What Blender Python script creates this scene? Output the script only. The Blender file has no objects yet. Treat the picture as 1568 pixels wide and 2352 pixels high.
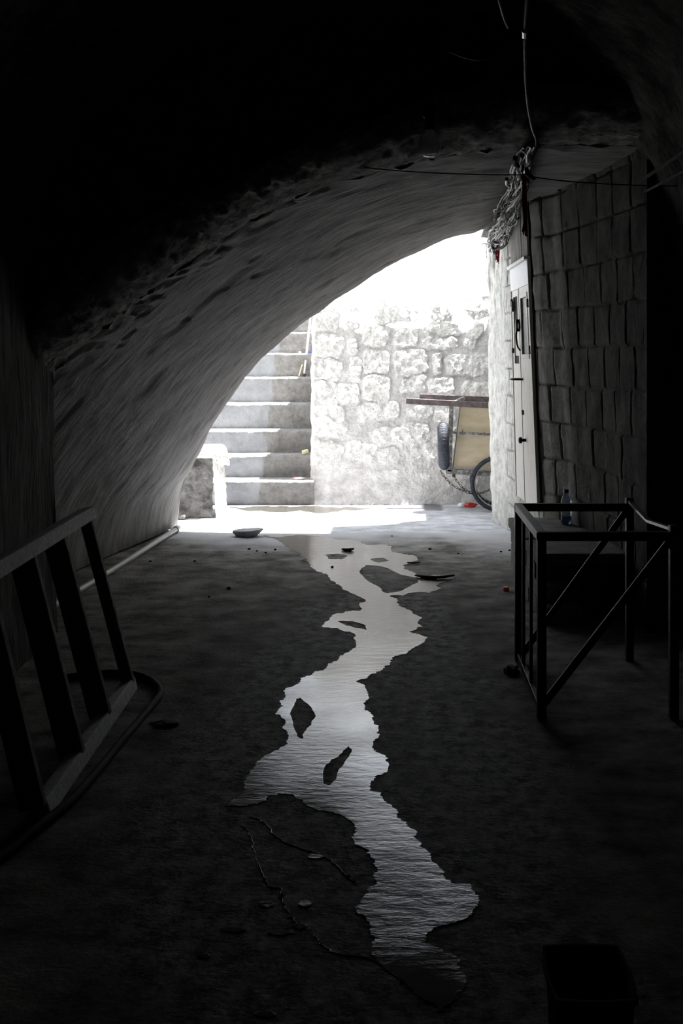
import bpy, bmesh, math, random
from mathutils import Vector, Matrix, noise
from mathutils.geometry import tessellate_polygon
random.seed(7)
S = bpy.context.scene
C = S.collection
F = 2600.0; VX = 915.0; HY = 820.0; EYE = 1.45
# ---------------------------------------------------------------- camera
cd = bpy.data.cameras.new('camera'); cam = bpy.data.objects.new('camera', cd); C.objects.link(cam)
cam.location = (0, 0, EYE); cam.rotation_euler = (math.pi/2, 0, 0)
cd.sensor_fit = 'VERTICAL'; cd.sensor_height = 36; cd.sensor_width = 24
cd.lens = 36*F/2352
cd.shift_x = -(VX-784)/2352; cd.shift_y = (HY-1176)/2352
cd.clip_start = .05
S.camera = cam
# ---------------------------------------------------------------- light
w = bpy.data.worlds.new('sky'); S.world = w; w.use_nodes = True
bg = w.node_tree.nodes['Background']; bg.inputs[0].default_value = (.86, .92, 1, 1); bg.inputs[1].default_value = 3.3
sl = bpy.data.lights.new('sun', 'SUN'); sl.energy = 36; sl.angle = math.radians(.6); sl.color = (1, .97, .92)
so = bpy.data.objects.new('sun', sl); C.objects.link(so)
SUN = Vector((.30, .09, 1)).normalized()
so.rotation_euler = SUN.to_track_quat('Z', 'Y').to_euler(); so.location = (2, 11, 9)
S.view_settings.view_transform = 'Standard'; S.view_settings.look = 'None'
S.view_settings.exposure = 0.0; S.view_settings.gamma = 1; S.view_settings.use_curve_mapping = False
# ---------------------------------------------------------------- helpers
def P(px, py, Y): return Vector(((px-VX)*Y/F, Y, EYE-(py-HY)*Y/F))
def G(px, py, z=0.0):
    Y = F*(EYE-z)/(py-HY); return Vector(((px-VX)*Y/F, Y, z))
def lerp(a, b, t): return a+(b-a)*t
def interp(x, pts):
    if x <= pts[0][0]: return pts[0][1]
    for (a, va), (b, vb) in zip(pts, pts[1:]):
        if x <= b: return lerp(va, vb, (x-a)/(b-a))
    return pts[-1][1]
def sst(a, b, x):
    t = max(0, min(1, (x-a)/(b-a))); return t*t*(3-2*t)
def fn(x, y, z, s=1, o=4): return noise.fractal(Vector((x*s, y*s, z*s)), 1.0, 2.0, o)
class MB:
    def __init__(s): s.v = []; s.f = []; s.uv = None
    def add(s, vs, fs):
        b = len(s.v); s.v += [tuple(v) for v in vs]; s.f += [tuple(i+b for i in f) for f in fs]; return s
    def box(s, x0, x1, y0, y1, z0, z1, M=None):
        vs = [Vector((x, y, z)) for z in (z0, z1) for y in (y0, y1) for x in (x0, x1)]
        if M: vs = [M@v for v in vs]
        return s.add(vs, [(0,2,3,1),(4,5,7,6),(0,1,5,4),(2,6,7,3),(0,4,6,2),(1,3,7,5)])
    def hexa(s, p):   # 8 points: bottom 4 ccw, top 4 ccw
        return s.add(p, [(3,2,1,0),(4,5,6,7),(0,1,5,4),(1,2,6,5),(2,3,7,6),(3,0,4,7)])
    def bar(s, a, b, w, h, up=Vector((0,0,1))):
        a = Vector(a); b = Vector(b); d = (b-a).normalized()
        if abs(d.dot(up)) > .97: up = Vector((0,1,0))
        x = d.cross(up).normalized(); u = x.cross(d).normalized()
        q = [x*sx*w/2+u*sy*h/2 for sx, sy in ((-1,-1),(1,-1),(1,1),(-1,1))]
        return s.hexa([a+k for k in q]+[b+k for k in q])
    def tube(s, pts, r, n=8, cap=True, closed=False):
        pts = [Vector(p) for p in pts]; m = len(pts); rs = r if isinstance(r, (list, tuple)) else [r]*m
        vs = []; fs = []; ref = None
        for i, p in enumerate(pts):
            if closed: d = pts[(i+1) % m]-pts[i-1]
            else: d = pts[min(i+1, m-1)]-pts[max(i-1, 0)]
            if d.length < 1e-9: d = Vector((0,0,1))
            d.normalize()
            if ref is None:
                ref = Vector((0,0,1)) if abs(d.z) < .9 else Vector((1,0,0))
            x = d.cross(ref)
            if x.length < 1e-4: x = d.orthogonal()
            x.normalize(); ref = x.cross(d).normalized()
            for k in range(n):
                a = 2*math.pi*k/n; vs.append(p+(x*math.cos(a)+ref*math.sin(a))*rs[i])
        for i in range(m if closed else m-1):
            j = (i+1) % m
            for k in range(n):
                l = (k+1) % n; fs.append((i*n+k, i*n+l, j*n+l, j*n+k))
        if cap and not closed:
            fs.append(tuple(range(n-1, -1, -1))); fs.append(tuple((m-1)*n+k for k in range(n)))
        return s.add(vs, fs)
    def lathe(s, prof, n=24, M=None):
        vs = []; fs = []
        for r, z in prof:
            for k in range(n):
                a = 2*math.pi*k/n; vs.append(Vector((r*math.cos(a), r*math.sin(a), z)))
        for i in range(len(prof)-1):
            for k in range(n):
                l = (k+1) % n; fs.append((i*n+k, i*n+l, (i+1)*n+l, (i+1)*n+k))
        fs.append(tuple(range(n-1, -1, -1))); fs.append(tuple((len(prof)-1)*n+k for k in range(n)))
        if M: vs = [M@v for v in vs]
        return s.add(vs, fs)
    def torus(s, c, R, r, axis='Y', n=48, m=10, sq=1.0):
        pts = []
        for k in range(n):
            a = 2*math.pi*k/n; u, v = R*math.cos(a), R*math.sin(a)
            pts.append({'Y': Vector((u, 0, v)), 'X': Vector((0, u, v)), 'Z': Vector((u, v, 0))}[axis]+Vector(c))
        return s.tube(pts, r, m, closed=True)
    def grid(s, nu, nv, fpos):
        b = len(s.v)
        for i in range(nu+1):
            for j in range(nv+1):
                s.v.append(tuple(fpos(i/nu, j/nv)))
        s.f += [(b+i*(nv+1)+j, b+(i+1)*(nv+1)+j, b+(i+1)*(nv+1)+j+1, b+i*(nv+1)+j+1) for i in range(nu) for j in range(nv)]
        return s
    def build(s, name, m, parent=None, smooth=False, bevel=0, uv=None, loc=None, attr=None):
        me = bpy.data.meshes.new(name)
        vs = s.v
        off = Vector(loc) if loc is not None else Vector((0,0,0))
        if loc is not None: vs = [tuple(Vector(v)-off) for v in vs]
        me.from_pydata(vs, [], s.f)
        me.materials.append(m)
        if attr:
            for an, vals in attr.items():
                a = me.attributes.new(an, 'FLOAT', 'POINT'); a.data.foreach_set('value', vals)
        if uv:
            l = me.uv_layers.new(name='UVMap')
            for lp in me.loops: l.data[lp.index].uv = uv[lp.vertex_index]
        bm = bmesh.new(); bm.from_mesh(me); bmesh.ops.recalc_face_normals(bm, faces=bm.faces) if not uv and not attr else None
        bm.to_mesh(me); bm.free()
        if smooth:
            for p in me.polygons: p.use_smooth = True
        o = bpy.data.objects.new(name, me); C.objects.link(o); o.location = off
        if parent:
            pw_ = Vector(parent.location) + (Vector(parent.parent.location) if parent.parent else Vector((0,0,0)))
            o.parent = parent; o.matrix_parent_inverse = Matrix.Identity(4); o.location = off-pw_
        if bevel:
            b = o.modifiers.new('bevel', 'BEVEL'); b.width = bevel; b.segments = 2; b.limit_method = 'ANGLE'
        return o
def tag(o, label, cat, group=None, kind=None):
    o['label'] = label; o['category'] = cat
    if group: o['group'] = group
    if kind: o['kind'] = kind
    return o
def struct(o, label=None):
    o['kind'] = 'structure'
    if label: o['label'] = label
    return o
def empty(name, loc, label, cat, group=None):
    o = bpy.data.objects.new(name, None); C.objects.link(o); o.location = loc; o.empty_display_size = .05
    return tag(o, label, cat, group)
def smoothp(pts, k=6, closed=False):
    pts = [Vector(p) for p in pts]; out = []; n = len(pts)
    for i in range(n-1):
        p0 = pts[max(i-1, 0)]; p1 = pts[i]; p2 = pts[i+1]; p3 = pts[min(i+2, n-1)]
        for j in range(k):
            t = j/k
            out.append(.5*((2*p1)+(p2-p0)*t+(2*p0-5*p1+4*p2-p3)*t*t+(3*p1-p0-3*p2+p3)*t**3))
    out.append(pts[-1]); return out
# ---------------------------------------------------------------- materials
def mat(name, c1, c2=None, rough=.8, scale=6, stretch=(1,1,1), bump=0, bscale=40, metal=0, attr=None, c3=None, r3=None,
        use_uv=False, pits=0, pitscale=9, lo=.35, hi=.65, trans=0, ior=1.45, spec=.5, bdist=.01, ramp3=(.36,.6)):
    m = bpy.data.materials.new(name); m.use_nodes = True; nt = m.node_tree; N = nt.nodes; L = nt.links
    b = N['Principled BSDF']; b.inputs['Roughness'].default_value = rough; b.inputs['Metallic'].default_value = metal
    b.inputs['Transmission Weight'].default_value = trans; b.inputs['IOR'].default_value = ior
    b.inputs['Specular IOR Level'].default_value = spec
    b.inputs['Base Color'].default_value = (*c1, 1)
    tc = N.new('ShaderNodeTexCoord'); mp = N.new('ShaderNodeMapping'); mp.inputs['Scale'].default_value = stretch
    L.new(tc.outputs['UV' if use_uv else 'Object'], mp.inputs[0])
    col = None
    if c2:
        n = N.new('ShaderNodeTexNoise'); n.inputs['Scale'].default_value = scale; n.inputs['Detail'].default_value = 8; n.inputs['Roughness'].default_value = .65
        L.new(mp.outputs[0], n.inputs['Vector'])
        r = N.new('ShaderNodeValToRGB'); r.color_ramp.elements[0].position = lo; r.color_ramp.elements[1].position = hi
        r.color_ramp.elements[0].color = (*c1, 1); r.color_ramp.elements[1].color = (*c2, 1)
        L.new(n.outputs['Fac'], r.inputs[0]); col = r.outputs[0]
    if pits:
        n = N.new('ShaderNodeTexNoise'); n.inputs['Scale'].default_value = pitscale; n.inputs['Detail'].default_value = 6; n.inputs['Roughness'].default_value = .7
        L.new(mp.outputs[0], n.inputs['Vector'])
        r = N.new('ShaderNodeMapRange'); r.inputs[1].default_value = .60; r.inputs[2].default_value = .68; r.inputs[3].default_value = 0; r.inputs[4].default_value = pits
        L.new(n.outputs['Fac'], r.inputs[0])
        mx = N.new('ShaderNodeMix'); mx.data_type = 'RGBA'; L.new(r.outputs[0], mx.inputs[0])
        L.new(col, mx.inputs[6]); mx.inputs[7].default_value = (c1[0]*.2, c1[1]*.2, c1[2]*.2, 1); col = mx.outputs[2]
    if attr:
        at = N.new('ShaderNodeAttribute'); at.attribute_name = attr
        mx = N.new('ShaderNodeMix'); mx.data_type = 'RGBA'; L.new(at.outputs['Fac'], mx.inputs[0])
        if col: L.new(col, mx.inputs[6])
        else: mx.inputs[6].default_value = (*c1, 1)
        if isinstance(c3[0], tuple):
            n = N.new('ShaderNodeTexNoise'); n.inputs['Scale'].default_value = 14; n.inputs['Detail'].default_value = 8; n.inputs['Roughness'].default_value = .7
            L.new(tc.outputs['Object'], n.inputs['Vector'])
            r = N.new('ShaderNodeValToRGB'); r.color_ramp.elements[0].position = ramp3[0]; r.color_ramp.elements[1].position = ramp3[1]
            r.color_ramp.elements[0].color = (*c3[0], 1); r.color_ramp.elements[1].color = (*c3[1], 1)
            L.new(n.outputs['Fac'], r.inputs[0]); L.new(r.outputs[0], mx.inputs[7])
        else: mx.inputs[7].default_value = (*c3, 1)
        col = mx.outputs[2]
        if r3 is not None:
            rr = N.new('ShaderNodeMapRange'); rr.inputs[3].default_value = rough; rr.inputs[4].default_value = r3
            L.new(at.outputs['Fac'], rr.inputs[0]); L.new(rr.outputs[0], b.inputs['Roughness'])
    if col: L.new(col, b.inputs['Base Color'])
    if bump:
        n = N.new('ShaderNodeTexNoise'); n.inputs['Scale'].default_value = bscale; n.inputs['Detail'].default_value = 8; n.inputs['Roughness'].default_value = .6
        L.new(mp.outputs[0], n.inputs['Vector'])
        bp = N.new('ShaderNodeBump'); bp.inputs['Strength'].default_value = bump; bp.inputs['Distance'].default_value = bdist
        L.new(n.outputs['Fac'], bp.inputs['Height']); L.new(bp.outputs[0], b.inputs['Normal'])
    return m
M = {}
M['vault'] = mat('vault_plaster', (.085,.083,.079), (.20,.196,.188), .75, 1.6, (1.2,5,1), .6, 3.5, use_uv=True, pits=.75, pitscale=5, bdist=.03, spec=.25)
M['ring'] = mat('rough_ring_stone', (.06,.06,.058), (.38,.375,.36), .95, 14, bump=1, bscale=30, bdist=.03, spec=.1)
M['soot'] = mat('sooty_plaster', (.018,.018,.018), (.11,.108,.10), .95, 5, (1,1,1), 1, 16, bdist=.03, spec=.05)  # near room's darkness is put into the plaster colour
M['sootwall'] = mat('sooty_streaked_wall', (.025,.025,.025), (.13,.128,.12), .95, 5, (2.5,2.5,.5), 1, 14, bdist=.03, spec=.05)  # same darkness in this wall's colour, over its streaks
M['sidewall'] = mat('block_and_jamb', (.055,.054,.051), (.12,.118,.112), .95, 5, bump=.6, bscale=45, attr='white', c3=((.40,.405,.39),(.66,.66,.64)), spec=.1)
M['joint'] = None
M['floor'] = mat('earthen_concrete', (.11,.106,.10), (.42,.405,.38), .9, 5, (.8,1,1), .8, 60, attr='wet', c3=((.004,.004,.0044),(.40,.39,.375)), r3=.7, bdist=.014, spec=.08, ramp3=(.40,.70), lo=.38, hi=.68, pits=.6, pitscale=12)
M['lane'] = mat('pale_lane_cement', (.36,.367,.395), (.66,.67,.715), .9, 7, (.8,1,1), .8, 30, attr='wet', c3=((.10,.10,.11),(.22,.22,.24)), r3=.4, bdist=.012, spec=.25)  # lit copy of the floor: outdoor brightness raised in the colour
M['water'] = mat('water', (.05,.048,.042), None, .03, bump=.38, bscale=17, stretch=(.7,1.4,1), ior=1.36, bdist=.006)
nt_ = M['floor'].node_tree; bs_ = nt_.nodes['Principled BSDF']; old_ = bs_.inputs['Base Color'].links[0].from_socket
at_ = nt_.nodes.new('ShaderNodeAttribute'); at_.attribute_name = 'dust'; dm_ = nt_.nodes.new('ShaderNodeMix'); dm_.data_type = 'RGBA'  # mixes in a paler tone for light spilling from the exit
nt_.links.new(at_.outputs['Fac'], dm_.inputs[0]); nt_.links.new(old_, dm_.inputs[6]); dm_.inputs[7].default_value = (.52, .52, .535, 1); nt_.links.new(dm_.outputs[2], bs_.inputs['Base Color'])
nt_ = M['water'].node_tree; bn_ = [n for n in nt_.nodes if n.type == 'BUMP'][0]; tc_ = [n for n in nt_.nodes if n.type == 'TEX_COORD'][0]
nz_w = nt_.nodes.new('ShaderNodeTexNoise'); nz_w.inputs['Scale'].default_value = 2.2; nz_w.inputs['Detail'].default_value = 2
nt_.links.new(tc_.outputs['Object'], nz_w.inputs['Vector']); mr_ = nt_.nodes.new('ShaderNodeMapRange')
mr_.inputs[1].default_value = .38; mr_.inputs[2].default_value = .62; mr_.inputs[3].default_value = .16; mr_.inputs[4].default_value = .42
nt_.links.new(nz_w.outputs['Fac'], mr_.inputs[0]); nt_.links.new(mr_.outputs[0], bn_.inputs['Strength'])
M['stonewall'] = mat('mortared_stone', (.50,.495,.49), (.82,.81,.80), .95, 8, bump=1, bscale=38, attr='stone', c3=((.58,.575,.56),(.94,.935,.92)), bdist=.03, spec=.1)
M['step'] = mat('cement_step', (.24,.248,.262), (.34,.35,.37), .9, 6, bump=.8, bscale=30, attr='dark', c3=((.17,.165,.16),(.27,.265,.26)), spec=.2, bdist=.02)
M['plaster_out'] = mat('outside_plaster', (.45,.44,.42), (.62,.61,.58), .95, 5, bump=.7, bscale=25, spec=.1)
M['rubble'] = mat('rubble_face', (.05,.05,.048), (.20,.195,.19), .95, 9, bump=1, bscale=30, bdist=.03, spec=.1)  # rubble front, darkened so its shade sits in the colour
M['door'] = mat('cream_door_paint', (.66,.65,.61), (.80,.79,.75), .45, 7, (3,3,.6), .2, 30, pits=.5, pitscale=9)
M['whitesheet'] = mat('pale_sheet_metal', (.75,.77,.81), (.90,.92,.95), .4, 14, (5,5,.6), .3, 30)
M['rust'] = mat('rusty_iron', (.05,.04,.035), (.12,.09,.075), .7, 30, bump=.3, metal=.5)
M['black'] = mat('black_iron', (.008,.008,.009), (.02,.02,.02), .5, 30, bump=.3, spec=.25)
M['tub'] = mat('black_tub_plastic', (.003,.003,.003), (.006,.006,.006), .8, 30, spec=.1)
M['boards'] = mat('old_grey_boards', (.20,.20,.19), (.45,.45,.43), .9, 6, (3,3,.5), .6, 20, pits=.7, pitscale=9)
M['frost'] = mat('frosted_glass', (.25,.26,.27), (.45,.47,.48), .3, 60, bump=.8, bscale=90)
M['dark'] = mat('dark_gap', (.02,.02,.02), (.03,.03,.03), .9)  # near-black colour laid where the door has only shade
M['wood'] = mat('pale_weathered_wood', (.55,.55,.56), (.88,.88,.90), .8, 8, (1.5,7,7), .6, 20, pits=.35, pitscale=14)  # lightened so the leaning frame's rails look lit
M['wooddark'] = mat('dark_weathered_wood', (.06,.058,.054), (.20,.19,.18), .8, 8, (6,6,1), .6, 20)  # same wood darkened: the slats' shade is in the colour
M['pvc'] = mat('grey_pipe_plastic', (.33,.33,.33), (.45,.45,.44), .4, 6, bump=.1)
M['hose'] = mat('black_hose', (.012,.012,.012), (.04,.04,.04), .75, 6, bump=.1, spec=.2)
M['cable'] = mat('grey_cable_sheath', (.14,.145,.16), (.30,.31,.34), .4, 20, bump=.1)
M['rod'] = mat('dull_rod', (.05,.05,.05), (.09,.09,.09), .8, 20)
M['cablew'] = mat('cream_wire', (.50,.50,.44), (.70,.70,.62), .45, 20)
M['red'] = mat('red_thread', (.30,.01,.015), (.5,.03,.04), .6, 40)
M['plinth'] = mat('plinth_concrete', (.13,.127,.12), (.24,.232,.225), .9, 6, bump=.7, bscale=30, spec=.15)
M['brick'] = mat('plinth_block', (.16,.16,.155), (.30,.295,.285), .9, 8, bump=.8, bscale=30, spec=.15)
M['stone'] = mat('flat_grey_stone', (.22,.225,.235), (.40,.41,.43), .8, 9, bump=.6, bscale=30)
M['debris'] = mat('dark_debris', (.012,.011,.01), (.04,.035,.03), .8, 40, bump=.5)
M['orange'] = mat('orange_plastic', (.8,.12,.015), (.9,.17,.03), .45, 20)
M['ply'] = mat('plywood_panel', (.68,.56,.38), (.82,.72,.53), .7, 5, (1,1,3), .15, 20, pits=.25, pitscale=16)
M['cartmetal'] = mat('chipped_grey_paint', (.17,.165,.16), (.52,.51,.49), .6, 28, bump=.2, metal=.1, lo=.5, hi=.62)
M['cartrail'] = mat('brown_painted_rail', (.09,.075,.075), (.24,.20,.20), .5, 14, bump=.2, metal=.2)
M['tyre'] = mat('tyre_rubber', (.025,.03,.042), (.055,.06,.08), .7, 30, bump=.8, bscale=60)
M['chrome'] = mat('wheel_metal', (.5,.5,.5), (.7,.7,.7), .3, 20, metal=.9)
M['bottle'] = mat('clear_blue_plastic', (.70,.80,.95), None, .22, bump=.3, bscale=30, trans=.8, ior=1.15)
M['bottlelow'] = mat('water_in_bottle', (.10,.20,.38), None, .05, trans=.6, ior=1.33)
M['bluecap'] = mat('blue_cap', (.02,.04,.22), (.03,.05,.28), .4, 20)
M['glass'] = mat('bulb_glass', (.55,.55,.57), None, .18, trans=.85, ior=1.45, spec=.5)
M['redpack'] = mat('red_white_wrapper', (.7,.03,.03), (.85,.8,.82), .4, 9, bump=.6, bscale=20, lo=.52, hi=.56)
M['redwrap'] = mat('red_wrapper', (.55,.02,.02), (.75,.05,.05), .35, 12, bump=.6, bscale=20)
M['whitewrap'] = mat('white_wrapper', (.75,.75,.78), (.85,.85,.88), .4, 12, bump=.6, bscale=20)
M['yellow'] = mat('yellow_box', (.65,.58,.25), (.85,.8,.6), .6, 12, lo=.45, hi=.55)
M['pink'] = mat('pink_wrapper', (.75,.35,.4), (.85,.8,.85), .5, 14, lo=.45, hi=.55)
M['pole'] = mat('white_pole', (.75,.75,.76), (.85,.85,.86), .4, 20)
M['stick'] = mat('brown_stick', (.35,.18,.07), (.5,.3,.14), .8, 20)
M['blue'] = mat('blue_plastic', (.08,.10,.5), (.12,.15,.6), .4, 20)
M['bluepaint'] = mat('blue_paint_smear', (.20,.30,.62), (.45,.52,.72), .8, 30, bump=.4)
# ================================================================ STRUCTURE
# --- arch vault lofted between its inner (near) and outer (far) outline
YF = 9.5; YN = 6.0
far_px = [(410,1208),(421,1130),(445,1078),(480,1008),(508,950),(545,893),(600,825),(650,775),(705,732),(762,693),(825,652),(895,608),(958,576),(1020,551),(1075,537),(1122,529),(1190,528)]
near_xz = [(-2.42,0),(-2.38,.35),(-2.28,.7),(-2.10,1.02),(-1.93,1.24),(-1.77,1.43),(-1.59,1.575),(-1.44,1.70),(-1.23,1.865),(-1.0,2.03),(-.76,2.18),(-.50,2.315),(-.035,2.45),(.25,2.51),(.55,2.555),(.9,2.575),(1.36,2.565)]
far_xz = [((x-VX)*YF/F, EYE-(y-HY)*YF/F) for x, y in far_px]
fp = smoothp([Vector((x, 0, z)) for x, z in far_xz], 8); npp = smoothp([Vector((x, 0, z)) for x, z in near_xz], 8)
NU = len(fp)-1; NV = 90
mb = MB(); uvs = []; rimv = []
cx, cz = .3, .4
for i in range(NU+1):
    for j in range(NV+1):
        t = j/NV; te = t
        a = npp[i]; b = fp[i]; te = 1-(1-t)**lerp(1.0, 1.8, sst(.02,.3,i/NU)); p = a.lerp(b, te); Y = lerp(YN, YF, t)
        if i > NU-10: Y = lerp(YN, YF+.6, t)
        out = Vector((p.x-cx, 0, p.z-cz)).normalized()
        bulge = .07*math.sin(math.pi*t)*(1-sst(.0,.4,i/NU))
        s = i*.045
        d = .012*fn(s, Y, 3.1, 2.2, 3)+.006*fn(s*1.0, Y*3, 0, 9, 3)
        g = fn(s*.7, Y*2.3, 7.7, 3.2, 3)
        if g > .45: d += .012*min(1, (g-.45)*6)
        if t < .1: d += .03*(1-t/.1)*fn(s, Y, 5, 9, 4)
        p = p+out*(bulge*.4+d-.062*sst(0,.85,t)*sst(-.02,.2,i/NU)*(1-sst(NU-16, NU-6, i))+.10*sst(-.08,.22,i/NU)*max(0, (t-.8)/.2)**2*(1-sst(NU-16, NU-6, i)))
        if j == NV: rimv.append(Vector((p.x, 0, p.z)))
        edge = .02*fn(s, 0, 1, 5, 3)*(1 if t > .97 else 0)
        mb.v.append((p.x, Y+edge, p.z)); uvs.append((s, Y))
mb.f = [(i*(NV+1)+j, (i+1)*(NV+1)+j, (i+1)*(NV+1)+j+1, i*(NV+1)+j+1) for i in range(NU) for j in range(NV)]
struct(mb.build('ceiling_arch', M['vault'], smooth=True, uv=uvs))
# rough ring at the near edge and the unlit wall above it
mb = MB(); out_ring = []
for i in range(NU+1):
    a = npp[i]; o = Vector((a.x-cx, 0, a.z-cz)).normalized(); out_ring.append((a, o))
def ringpos(u, v):
    q = u*NU; i = min(int(q), NU-1); f = q-i
    a = out_ring[i][0].lerp(out_ring[i+1][0], f); o = out_ring[i][1].lerp(out_ring[i+1][1], f)
    th = .19 + .05*math.sin(i*.13)
    n = fn(u*7, v, 2, 6, 4)*.018*math.sin(math.pi*min(1, v*1.0+.08))+fn(u*30, v*2, 4, 4, 4)*.014
    y = YN+.01-.5*math.sin(v*math.pi/2)
    p = a+o*(th*(1-math.cos(v*math.pi/2))+n*.8)
    return (p.x, y+n, p.z)
mb.grid(400, 12, ringpos)
struct(mb.build('trim_1', M['ring'], smooth=True))
mb = MB(); o2 = []
for a, o in out_ring:
    p = a+o*.14; q = a+o*2.0
    mb.v += [(p.x, YN-.40, p.z), (q.x, YN-.40, max(q.z, p.z))]
n = len(out_ring); mb.f = [(2*i, 2*i+2, 2*i+3, 2*i+1) for i in range(n-1)]
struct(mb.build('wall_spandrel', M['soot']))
fp = rimv
# --- outer facade above the arch, roof slab and shell (keeps the passage closed to the sky)
mb = MB()
for i in range(NU+1): mb.v += [(fp[i].x, YF+.01, fp[i].z-.005), (fp[i].x, YF+.01, 4.8)]
mb.f = [(2*i, 2*i+2, 2*i+3, 2*i+1) for i in range(NU)]
mb.box(-5, fp[0].x-.12, YF, YF+.12, 0, 4.8); mb.add([(fp[0].x-.14,YF+.01,0),(fp[0].x+.003,YF+.01,0),(fp[0].x+.003,YF+.01,4.8),(fp[0].x-.14,YF+.01,4.8)], [(0,1,2,3)])
mb.box(.86, 4.5, YF+.02, 10.1, 2.56, 4.8)
struct(mb.build('wall_facade', M['plaster_out']))
mb = MB(); mb.box(-5, 5, -2, YF+.1, 4.75, 5)
struct(mb.build('ceiling_roof', M['soot']))
mb = MB(); mb.box(-5, -4.8, -2, YF, 0, 4.8); mb.box(4.6, 4.8, -2, 10.1, 0, 4.8); mb.box(-5, 4.8, -2, -1.8, 0, 4.8)
struct(mb.build('wall_shell', M['soot']))
# --- near room
prof = smoothp([Vector(p) for p in [(-1.82,0,1.6),(-1.80,0,1.95),(-1.66,0,2.4),(-1.3,0,2.78),(-.75,0,3.03),(-.1,0,3.13),(.45,0,3.08),(.8,0,2.95),(1.08,0,2.77),(1.29,0,2.5),(1.42,0,2.15),(1.47,0,1.8)]], 6)
def nv(u, v):
    q = u*(len(prof)-1); i = min(int(q), len(prof)-2); p = prof[i].lerp(prof[i+1], q-i); Y = lerp(-1.8, YN-.05, v)
    o = Vector((p.x, 0, p.z-1.5)).normalized(); d = .02*fn(q*.15, Y, 0, 2.5, 4)+.006*fn(q*.15, Y, 3, 12, 3)
    return (p.x+o.x*d, Y, p.z+o.z*d)
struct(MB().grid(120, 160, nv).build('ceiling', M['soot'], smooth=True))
def lw(u, v):
    Y = lerp(-1.8, 5.97, u); z = v*1.9
    x = lerp(-1.62, -1.80, sst(3.5, 6, Y))-.03*(z/1.9) + .025*fn(Y, z*.4, 0, 3, 4)
    if u > .995: Y = 5.97; 
    return (x, Y, z)
mb = MB().grid(140, 40, lw)
mb.grid(2, 30, lambda u, v: (-1.80-.03*v-u*.9+.02*fn(5.9, v*.76, 0, 3, 4), 5.97, v*2.3))
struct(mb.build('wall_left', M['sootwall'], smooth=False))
def rw(u, v):
    Y = lerp(-1.8, 5.93, u); z = v*2.0
    return (1.47+.02*fn(Y, z*.4, 9, 3, 4), Y, z)
mb = MB().grid(140, 40, rw); mb.grid(2, 20, lambda u, v: (1.30+u*.3, 5.93, v*2.62))
struct(mb.build('wall_right_front', M['sootwall'], smooth=False))
mb = MB(); mb.box(-2, 2, -1.8, -1.6, 0, 3.4); struct(mb.build('wall_back', M['soot']))
# --- right wall of the passage: whitewashed jamb, door strip, grey block wall
plan = [(2.6,10.28),(1.3,10.26),(.95,10.24),(.86,10.2),(.822,10.1),(.82,9.98),(.845,9.85),(.88,9.7),(.905,9.52),(.925,9.3),(.96,8.88),(1.01,7.9),(1.06,7.68),(1.14,7.5),(1.20,7.2),(1.25,6.8),(1.275,6.4),(1.31,5.93)]
lean = [(5.9,0),(6.4,.04),(7.2,.12),(7.8,.14),(7.9,.09),(8.9,.055),(9.7,.03),(10.3,.02)]
seg = [0]
for (a, b), (c, d) in zip(plan, plan[1:]): seg.append(seg[-1]+math.hypot(c-a, d-b))
def planpt(s):
    for k in range(len(plan)-1):
        if s <= seg[k+1] or k == len(plan)-2:
            t = (s-seg[k])/(seg[k+1]-seg[k]); return (lerp(plan[k][0], plan[k+1][0], t), lerp(plan[k][1], plan[k+1][1], t), plan[k+1][0]-plan[k][0], plan[k+1][1]-plan[k][1])
def XR(Y, z):
    pts = sorted([(y, x) for x, y in plan[5:]]); return interp(Y, pts)-interp(Y, lean)*(z-.35)/2.2
smax = seg[-1]; nsu = 560; nzv = 230
white = []; rnd = [random.random() for _ in range(400)]
mb = MB()
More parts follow.
